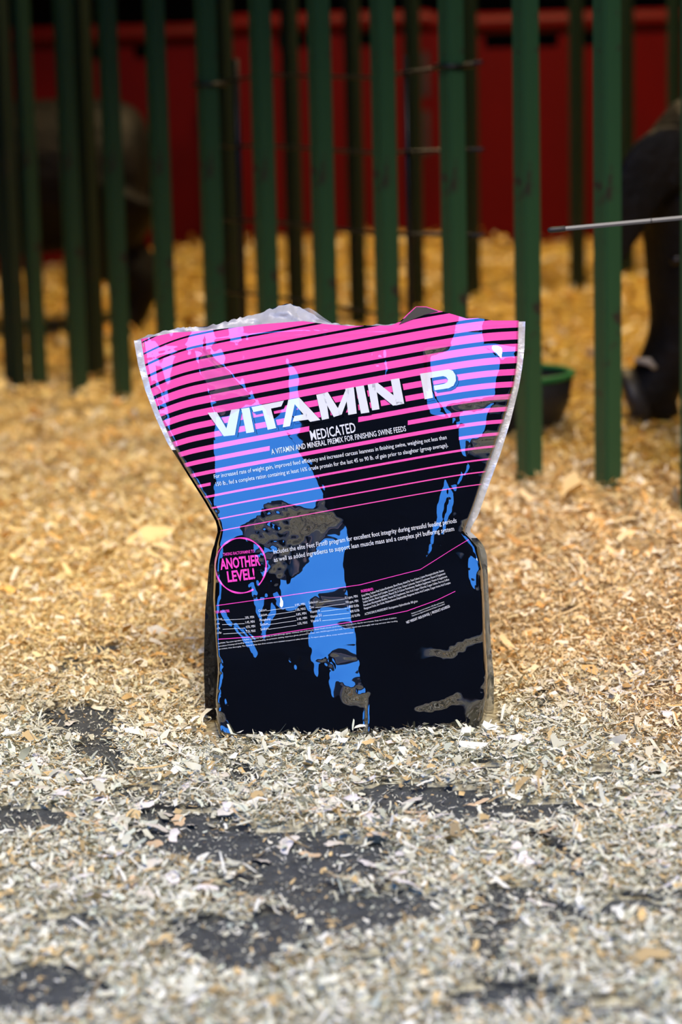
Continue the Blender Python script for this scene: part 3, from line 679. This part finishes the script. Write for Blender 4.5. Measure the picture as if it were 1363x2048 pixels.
text_lines('fine_print', [
    ('CAUTION: The active ingredient in Paylean, ractopamine hydrochloride, is a beta-adrenergic agonist. Individuals with cardiovascular disease should exercise special caution to avoid exposure. Not for use in humans. Keep out of reach of children.', (434, 1288.5), (793, 1236.5), 2.6),
    ('formulation if mixing and handling. When mixing and handling, use protective clothing, impervious gloves, protective eye wear, and a NIOSH-approved dust mask. Operators should wash thoroughly with soap and water after handling.', (436, 1294), (795, 1243), 2.6),
    ('eye contact, rinse thoroughly. The material safety data sheet contains more detailed occupational safety information. To report adverse effects, access medical information.', (436, 1299.5), (707, 1266), 2.6),
    ('Paylean is a registered trademark of Eli Lilly and Company', (823, 1228.5), (888, 1204.5), 2.6), ('Feet First is a registered trademark of Zinpro Corporation', (824, 1233), (889, 1209), 2.6)], M_whiteink, 0.0, 0)
text_lines('weight_text', [('NET WEIGHT 10LB (4.54 KG)  |  PRODUCT #12185535', (813, 1247.5), (899.5, 1214.5), 5)], M_whiteink, 0.012, 0)
# ------------------------------------------------------------------ barn lamps over the pens
def barn_lamp(x, y, z, watt, col, label):
    root = empty('barn_lamp', (x, y, z)); tag(root, label, 'lamp')
    bm = bmesh.new(); add_tube(bm, [(x, y, z + 0.16), (x, y, z + 0.06), (x, y, z)], [0.05, 0.14, 0.22], 20, False); bm_obj('lamp_shade', bm, M_black, root, True)
    bm = bmesh.new(); bmesh.ops.create_icosphere(bm, subdivisions=2, radius=0.05, matrix=Matrix.Translation((x, y, z + 0.05)))
    e = mat('bulb_glow', (1, 0.8, 0.5), 0.5); e.node_tree.nodes['Principled BSDF'].inputs['Emission Color'].default_value = (*col, 1); e.node_tree.nodes['Principled BSDF'].inputs['Emission Strength'].default_value = 20
    bm_obj('bulb', bm, e, root, True)
    bm = bmesh.new(); add_tube(bm, [(x, y, z + 0.16), (x, y, ROOF_Z)], 0.012, 8); bm_obj('cord', bm, M_black, root, True)
    d = bpy.data.lights.new('lamp_light', 'SPOT'); d.energy = watt; d.color = col; d.spot_size = math.radians(115); d.spot_blend = 0.6; d.shadow_soft_size = 0.18
    o = bpy.data.objects.new('lamp_light', d); link(o, root); o.location = (0, 0, -0.03)
barn_lamp(0.35, 5.3, 2.9, LAMP_W, (1.0, 0.72, 0.36), 'warm hanging barn lamp over the near end of the pens')
barn_lamp(0.9, 6.1, 2.9, LAMP_W * 0.5, (1.0, 0.72, 0.36), 'warm hanging barn lamp over the far end of the pens')

# ------------------------------------------------------------------ green pen panels
def pen_panel(start, step, ids, w, m, label, top=1.02, skip=()):
    ang = math.atan2(step[1], step[0]); rot = Matrix.Rotation(ang, 3, 'Z')
    a = np.array(start) + np.array(step) * ids[0]; b = np.array(start) + np.array(step) * ids[-1]
    root = empty('pen_panel', (a[0], a[1], 0)); tag(root, label, 'fence panel')
    bm = bmesh.new(); add_box(bm, (0, 0, 0), (w, w, top), None, w * 0.09)
    for f in bm.faces: f.smooth = False
    me = bpy.data.meshes.new('bar'); bm.to_mesh(me); bm.free(); me.materials.append(m)
    for i in ids:
        p = np.array(start) + np.array(step) * i
        o = bpy.data.objects.new('bar', me); link(o, root)
        o.location = (p[0] - a[0], p[1] - a[1], top / 2 - 0.0); o.rotation_euler = (0, 0, ang)
    n = float(np.linalg.norm(b - a)); c = (a + b) / 2
    bm = bmesh.new(); add_box(bm, (c[0], c[1], top + w / 2), (n + w, w, w), rot, w * 0.09); bm_obj('top_rail', bm, m, root)
    return root
pen_panel(FA, FD, list(range(-4, 0 + 11)), 0.030, M_green, 'chipped dark green square-bar pen panel running behind the bag')
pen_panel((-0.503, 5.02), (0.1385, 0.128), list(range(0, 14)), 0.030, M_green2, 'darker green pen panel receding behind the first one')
pen_panel((-0.66, 4.93), (-0.128, 0.10), list(range(0, 6)), 0.036, M_green2, 'darker green pen panel at the far left edge')

# wire mesh tied behind the front bars
P_ = lambda i, z, back=0.03: Vector((FA[0] + FD[0] * i - FN[0] * back, FA[1] + FD[1] * i - FN[1] * back, z))
root = empty('wire_panel', tuple(P_(6.2, 0))); tag(root, 'thin black wire mesh panel tied behind the green bars', 'wire panel')
for za_, zb_ in ((0.645, 0.615), (0.515, 0.505), (0.385, 0.375), (0.255, 0.245)):
    bm = bmesh.new(); add_tube(bm, [P_(1.8, za_ + 0.003), P_(3.4, (za_ + zb_) / 2 - 0.004), P_(5.2, (za_ + zb_) / 2 + 0.002), P_(6.4, zb_)], 0.0028, 8); bm_obj('wire', bm, M_wire, root, True)
for i, r in ((2.93, 0.0042), (4.33, 0.002), (5.78, 0.006)):
    bm = bmesh.new(); add_tube(bm, [P_(i, 0.02, 0.035), P_(i, 0.45, 0.035), P_(i, 0.66, 0.035)], r, 8); bm_obj('wire', bm, M_wire, root, True)
for i, z in ((2.0, 0.643), (6.0, 0.617)):
    bm = bmesh.new(); c = P_(i, z, 0)
    fd = Vector((FDU[0], FDU[1], 0)); fn = Vector((FN[0], FN[1], 0))
    add_tube(bm, [c - fn * 0.03 + fd * 0.02, c + fn * 0.0 + fd * 0.02, c + fn * 0.019 + fd * 0.017, c + fn * 0.019 - fd * 0.017, c - fd * 0.02, c - fn * 0.03 - fd * 0.02], 0.0035, 8); bm_obj('tie', bm, M_wire, root, True)

# ------------------------------------------------------------------ red plastic panels at the back
def red_panel(x0, x1, y, z0, z1, slots, label, dark=()):
    cx = (x0 + x1) / 2; root = empty('red_panel', (cx, y, z0)); tag(root, label, 'panel', 'red plastic pen dividers at the back')
    bm = bmesh.new(); T = 0.035; s0, s1 = z1 - 0.085, z1 - 0.05
    add_box(bm, (cx, y, (z0 + s0) / 2), (x1 - x0, T, s0 - z0)); e = x0
    for a, b in sorted(slots):
        add_box(bm, ((e + a) / 2, y, (s0 + s1) / 2), (a - e, T, s1 - s0)); e = b
    add_box(bm, ((e + x1) / 2, y, (s0 + s1) / 2), (x1 - e, T, s1 - s0)); bm_obj('panel_body', bm, M_red, root)
    bm = bmesh.new(); add_tube(bm, [(x0, y, s1), (x0 + 0.015, y, z1 - 0.02), (x0 + 0.04, y, z1 - 0.012), (cx, y, z1 - 0.012), (x1 - 0.04, y, z1 - 0.012), (x1 - 0.015, y, z1 - 0.02), (x1, y, s1)], 0.03, 12); bm_obj('top_edge', bm, M_red, root, True)
    for xr in (x0 + 0.02, x1 - 0.02):
        bm = bmesh.new(); add_box(bm, (xr, y - 0.022, (z0 + s1) / 2), (0.035, 0.02, s1 - z0), None, 0.004); bm_obj('rib', bm, M_red, root)
    for xd, za_, zb_ in dark:
        bm = bmesh.new(); add_box(bm, (xd, y - 0.0185, (za_ + zb_) / 2), (0.035, 0.004, zb_ - za_), None, 0.001); bm_obj('slot_shade', bm, M_black, root)  # black plates standing in for the shade inside the recesses
RY = 7.25
X_ = lambda px, Y=RY: float(at_y(px, 300.0, Y)[0])
red_panel(X_(-170), X_(418), RY + 0.25, 0.0, 0.745, [(X_(150), X_(200)), (X_(262), X_(305))], 'dim red plastic panel at the left, half hidden by the dark pig')
red_panel(X_(452), X_(884), RY, 0.0, 0.765, [(X_(560), X_(620)), (X_(690), X_(760))], 'red plastic panel behind the wire mesh', [(X_(858), 0.53, 0.66), (X_(858), 0.36, 0.49)])
red_panel(X_(925), X_(1470), RY - 0.1, 0.0, 0.75, [(X_(965), X_(1110)), (X_(1158), X_(1195))], 'bright red plastic panel to the right, behind the single far green bar')

# ------------------------------------------------------------------ feed pan
pc = on_ground(np.array(1015.0), np.array(850.0), 0.045); zg = float(height(pc[0], pc[1])) - 0.004
pan = empty('feed_pan', (pc[0], pc[1], zg)); tag(pan, 'black rubber feed pan with green rim standing in the pen', 'feed pan')
bm = bmesh.new(); n = 40
prof = [(0.0, 0.0), (0.065, 0.0), (0.085, 0.012), (0.103, 0.055), (0.110, 0.100), (0.104, 0.100), (0.096, 0.055), (0.080, 0.018), (0.0, 0.016)]
rings = []
for r, z in prof:
    rings.append([bm.verts.new((pc[0] + r * math.cos(2 * math.pi * k / n), pc[1] + r * math.sin(2 * math.pi * k / n), zg + z)) for k in range(n)] if r > 0 else [bm.verts.new((pc[0], pc[1], zg + z))])
for a, b in zip(rings, rings[1:]):
    for k in range(n):
        if len(a) == 1: bm.faces.new((a[0], b[k], b[(k + 1) % n]))
        elif len(b) == 1: bm.faces.new((a[k], a[(k + 1) % n], b[0]))
        else: bm.faces.new((a[k], a[(k + 1) % n], b[(k + 1) % n], b[k]))
bmesh.ops.recalc_face_normals(bm, faces=bm.faces[:]); bm_obj('bowl', bm, M_black, pan, True)
bm = bmesh.new(); add_tube(bm, [(pc[0] + 0.108 * math.cos(a), pc[1] + 0.108 * math.sin(a), zg + 0.102) for a in np.linspace(0, 2 * math.pi, 41)], 0.006, 8, False); bm_obj('rim', bm, M_rim, pan, True)

# ------------------------------------------------------------------ stock stick reaching in from the right
SY = 2.62
a = Vector(at_y(1128.0, 457.5, SY)); b = Vector(at_y(1363.0, 435.5, SY)); dr = (b - a).normalized()
st = empty('stock_stick', tuple(a + dr * 0.9)); tag(st, 'thin grey stick with black tip reaching in from the right', 'stick')
bm = bmesh.new(); add_tube(bm, [a, a + dr * 0.95], 0.0027, 6); bm_obj('shaft', bm, M_steel, st)
bm = bmesh.new(); add_tube(bm, [a - dr * 0.0185, a - dr * 0.0175, a - dr * 0.015, a, a + dr * 0.001], [0.0008, 0.0024, 0.0032, 0.0033, 0.0028], 12); bm_obj('tip', bm, M_black, st, True)
bm = bmesh.new(); add_tube(bm, [a + dr * 0.093, a + dr * 0.0945], 0.0031, 6); bm_obj('ferrule', bm, M_black, st)
bm = bmesh.new(); add_tube(bm, [a + dr * 0.75, a + dr * 0.76, a + dr * 0.94, a + dr * 0.96], [0.006, 0.011, 0.011, 0.007], 14); bm_obj('grip', bm, M_black, st, True)

# ------------------------------------------------------------------ pigs
def remesh_body(name, tubes, m, parent, voxel=0.009):
    bm = bmesh.new()
    for pts, rad in tubes: add_tube(bm, pts, rad, 18)
    bmesh.ops.recalc_face_normals(bm, faces=bm.faces[:])
    me = bpy.data.meshes.new('tmp'); bm.to_mesh(me); bm.free()
    o = bpy.data.objects.new('tmp', me); COL.objects.link(o)
    r = o.modifiers.new('r', 'REMESH'); r.mode = 'VOXEL'; r.voxel_size = voxel
    s = o.modifiers.new('s', 'SMOOTH'); s.factor = 0.5; s.iterations = 5
    ev = o.evaluated_get(bpy.context.evaluated_depsgraph_get()); me2 = bpy.data.meshes.new_from_object(ev)
    bpy.data.objects.remove(o); me2.name = name; me2.materials.clear(); me2.materials.append(m)
    me2.polygons.foreach_set('use_smooth', [True] * len(me2.polygons))
    ob = bpy.data.objects.new(name, me2); link(ob, parent); ob.matrix_parent_inverse = Matrix.Translation(-Vector(parent.location)); return ob
def spline(pts, k=4):
    """Catmull-Rom through (point, radius pair)"""
    P = [np.array(list(p) + list(r if isinstance(r, (tuple, list)) else (r, r)), float) for p, r in pts]; out = []
    for i in range(len(P) - 1):
        p0, p1, p2, p3 = P[max(i - 1, 0)], P[i], P[i + 1], P[min(i + 2, len(P) - 1)]
        for j in range(k):
            t = j / k; out.append(0.5 * ((2 * p1) + (-p0 + p2) * t + (2 * p0 - 5 * p1 + 4 * p2 - p3) * t * t + (-p0 + 3 * p1 - 3 * p2 + p3) * t ** 3))
    out.append(P[-1]); return [tuple(q[:3]) for q in out], [(max(q[3], 0.002), max(q[4], 0.002)) for q in out]
def leg(x, y, top, g, back=False, r=0.062):
    h = top - g
    if back: return spline([((x + 0.02, y, top), (r * 1.5, r * 1.6)), ((x - 0.03, y, g + h * 0.62), (r * 1.05, r * 1.2)), ((x + 0.045, y, g + h * 0.36), (r * 0.62, r * 0.72)), ((x + 0.03, y, g + h * 0.16), (r * 0.48, r * 0.5)), ((x + 0.012, y, g + 0.03), (r * 0.58, r * 0.6)), ((x, y, g), (r * 0.56, r * 0.66))])
    return spline([((x, y, top), (r * 1.3, r * 1.4)), ((x + 0.01, y, g + h * 0.6), (r * 0.95, r)), ((x - 0.005, y, g + h * 0.34), (r * 0.62, r * 0.66)), ((x, y, g + h * 0.14), (r * 0.48, r * 0.5)), ((x - 0.012, y, g + 0.03), (r * 0.58, r * 0.6)), ((x - 0.02, y, g), (r * 0.56, r * 0.66))])

# pig with lowered head at the right: joints of head and ear sit on the lines of sight of the photo
PYR = 4.10
q = lambda px, py, Y=PYR: tuple(at_y(float(px), float(py), Y))
gz = float(height(0.9, PYR)) - 0.006
pig = empty('pig', (1.15, PYR, gz)); tag(pig, 'black pig with lowered snout behind the bars at the right edge', 'pig', 'dark pigs in the pens')
hx = 1.0
tubes = [spline([((1.95, PYR + 0.05, 0.44), (0.06, 0.06)), ((1.90, PYR + 0.05, 0.46), (0.15, 0.16)), ((1.70, PYR + 0.05, 0.45), (0.185, 0.20)), ((1.40, PYR + 0.04, 0.44), (0.19, 0.205)), ((1.10, PYR + 0.03, 0.46), (0.185, 0.20)), ((0.90, PYR + 0.02, 0.48), (0.165, 0.185)),
                 ((0.76, PYR + 0.01, 0.49), (0.13, 0.155))]),
         spline([((0.86, PYR, 0.50), (0.13, 0.15)), (q(1410, 330), (0.115, 0.12)), (q(1385, 460), (0.100, 0.088)), (q(1368, 560), (0.080, 0.066)), (q(1358, 650), (0.060, 0.052)), (q(1338, 715), (0.052, 0.049)), (q(1310, 765), (0.047, 0.047)), (q(1282, 790), (0.044, 0.044)), (q(1268, 798), (0.036, 0.038))]),
         spline([(q(1340, 800), (0.03, 0.03)), (q(1322, 818), (0.028, 0.026)), (q(1300, 826), (0.016, 0.014))])]
for yo in (-0.10, 0.12):
    tubes.append(leg(1.02, PYR + yo, 0.40, gz)); tubes.append(leg(1.78, PYR + yo, 0.44, gz, True))
body = remesh_body('body', tubes, M_hide, pig)
for yo, Y in ((0, PYR - 0.115), (1, PYR + 0.11)):
    c = [(q(1385, 320, Y), 0.045, 0.012), (q(1335, 318, Y - 0.01), 0.055, 0.010), (q(1292, 355, Y - 0.015), 0.050, 0.008), (q(1266, 420, Y - 0.02), 0.036, 0.006), (q(1247, 480, Y - 0.02), 0.020, 0.005), (q(1241, 522, Y - 0.02), 0.006, 0.003)]
    P0, R0 = spline([(p, (b_, a_)) for p, a_, b_ in c]); bm = bmesh.new(); add_tube(bm, P0, R0, 14); bm_obj('ear', bm, M_hide, pig, True)
bm = bmesh.new(); A, B = Vector(q(1284, 788)), Vector(q(1250, 800))
ax = (B - A).normalized(); add_tube(bm, [A, A + ax * 0.018, A + ax * 0.028, A + ax * 0.030], [(0.044, 0.046), (0.050, 0.053), (0.047, 0.050), (0.036, 0.040)], 24); snout = bm_obj('snout', bm, M_snout, pig, True)
for s in (-1, 1):
    bm = bmesh.new(); cc = A + ax * 0.0305 + Vector((0, s * 0.015, 0)); add_tube(bm, [cc - ax * 0.004, cc + ax * 0.0008], [(0.008, 0.006), (0.007, 0.005)], 12); bm_obj('nostril', bm, M_eye, snout)
    bm = bmesh.new(); bmesh.ops.create_icosphere(bm, subdivisions=2, radius=0.011, matrix=Matrix.Translation(Vector(q(1352, 520, PYR + s * 0.083)))); bm_obj('eye', bm, M_eye, pig, True)
bm = bmesh.new(); c0 = Vector(q(1296, 728, PYR - 0.046)); add_tube(bm, [c0 + Vector((-0.022, 0.010, 0.006)), c0 + Vector((0, 0, 0.004)), c0 + Vector((0.012, 0, -0.008))], [(0.004, 0.004), (0.009, 0.007), (0.004, 0.004)], 10); bm_obj('pale_patch', bm, M_white_patch, pig, True)
bm = bmesh.new(); P0, R0 = spline([((1.96, PYR + 0.05, 0.50), 0.014), ((2.02, PYR + 0.05, 0.47), 0.011), ((2.03, PYR + 0.08, 0.42), 0.008), ((2.00, PYR + 0.09, 0.38), 0.005)]); add_tube(bm, P0, R0, 8); bm_obj('tail', bm, M_hide, pig, True)

# pig standing at the left
PYL = 5.85
ql = lambda px, py, Y=PYL: tuple(at_y(float(px), float(py), Y))
gl = float(height(-0.55, PYL)) - 0.006; rx = ql(300, 300)[0]
pig2 = empty('pig', (rx - 0.4, PYL, gl)); tag(pig2, 'black pig standing side-on behind the bars at the left', 'pig', 'dark pigs in the pens')
tubes = [spline([((rx, PYL, 0.40), (0.07, 0.07)), ((rx - 0.035, PYL, 0.40), (0.13, 0.155)), ((rx - 0.16, PYL, 0.395), (0.16, 0.18)), ((rx - 0.40, PYL, 0.385), (0.165, 0.185)), ((rx - 0.62, PYL, 0.385), (0.16, 0.18)), ((rx - 0.80, PYL, 0.40), (0.14, 0.16)),
                 ((rx - 0.92, PYL, 0.42), (0.11, 0.13)), ((rx - 1.04, PYL, 0.41), (0.09, 0.10)), ((rx - 1.14, PYL, 0.37), (0.055, 0.06)), ((rx - 1.20, PYL, 0.345), (0.042, 0.044)), ((rx - 1.23, PYL, 0.335), (0.038, 0.04))])]
for yo in (-0.085, 0.095):
    tubes.append(leg(rx - 0.075, PYL + yo, 0.36, gl, True)); tubes.append(leg(rx - 0.72, PYL + yo, 0.34, gl))
remesh_body('body', tubes, M_hide, pig2)
for s in (-1, 1):
    P0, R0 = spline([((rx - 0.98, PYL + s * 0.07, 0.49), (0.012, 0.04)), ((rx - 1.03, PYL + s * 0.10, 0.51), (0.009, 0.045)), ((rx - 1.09, PYL + s * 0.11, 0.46), (0.006, 0.03)), ((rx - 1.11, PYL + s * 0.11, 0.42), (0.003, 0.006))])
    bm = bmesh.new(); add_tube(bm, P0, R0, 12); bm_obj('ear', bm, M_hide, pig2, True)
bm = bmesh.new(); P0, R0 = spline([((rx - 0.005, PYL, 0.47), 0.014), ((rx + 0.03, PYL - 0.02, 0.44), 0.010), ((rx + 0.01, PYL - 0.05, 0.37), 0.008), ((rx - 0.02, PYL - 0.06, 0.31), 0.006)]); add_tube(bm, P0, R0, 8); bm_obj('tail', bm, M_hide, pig2, True)
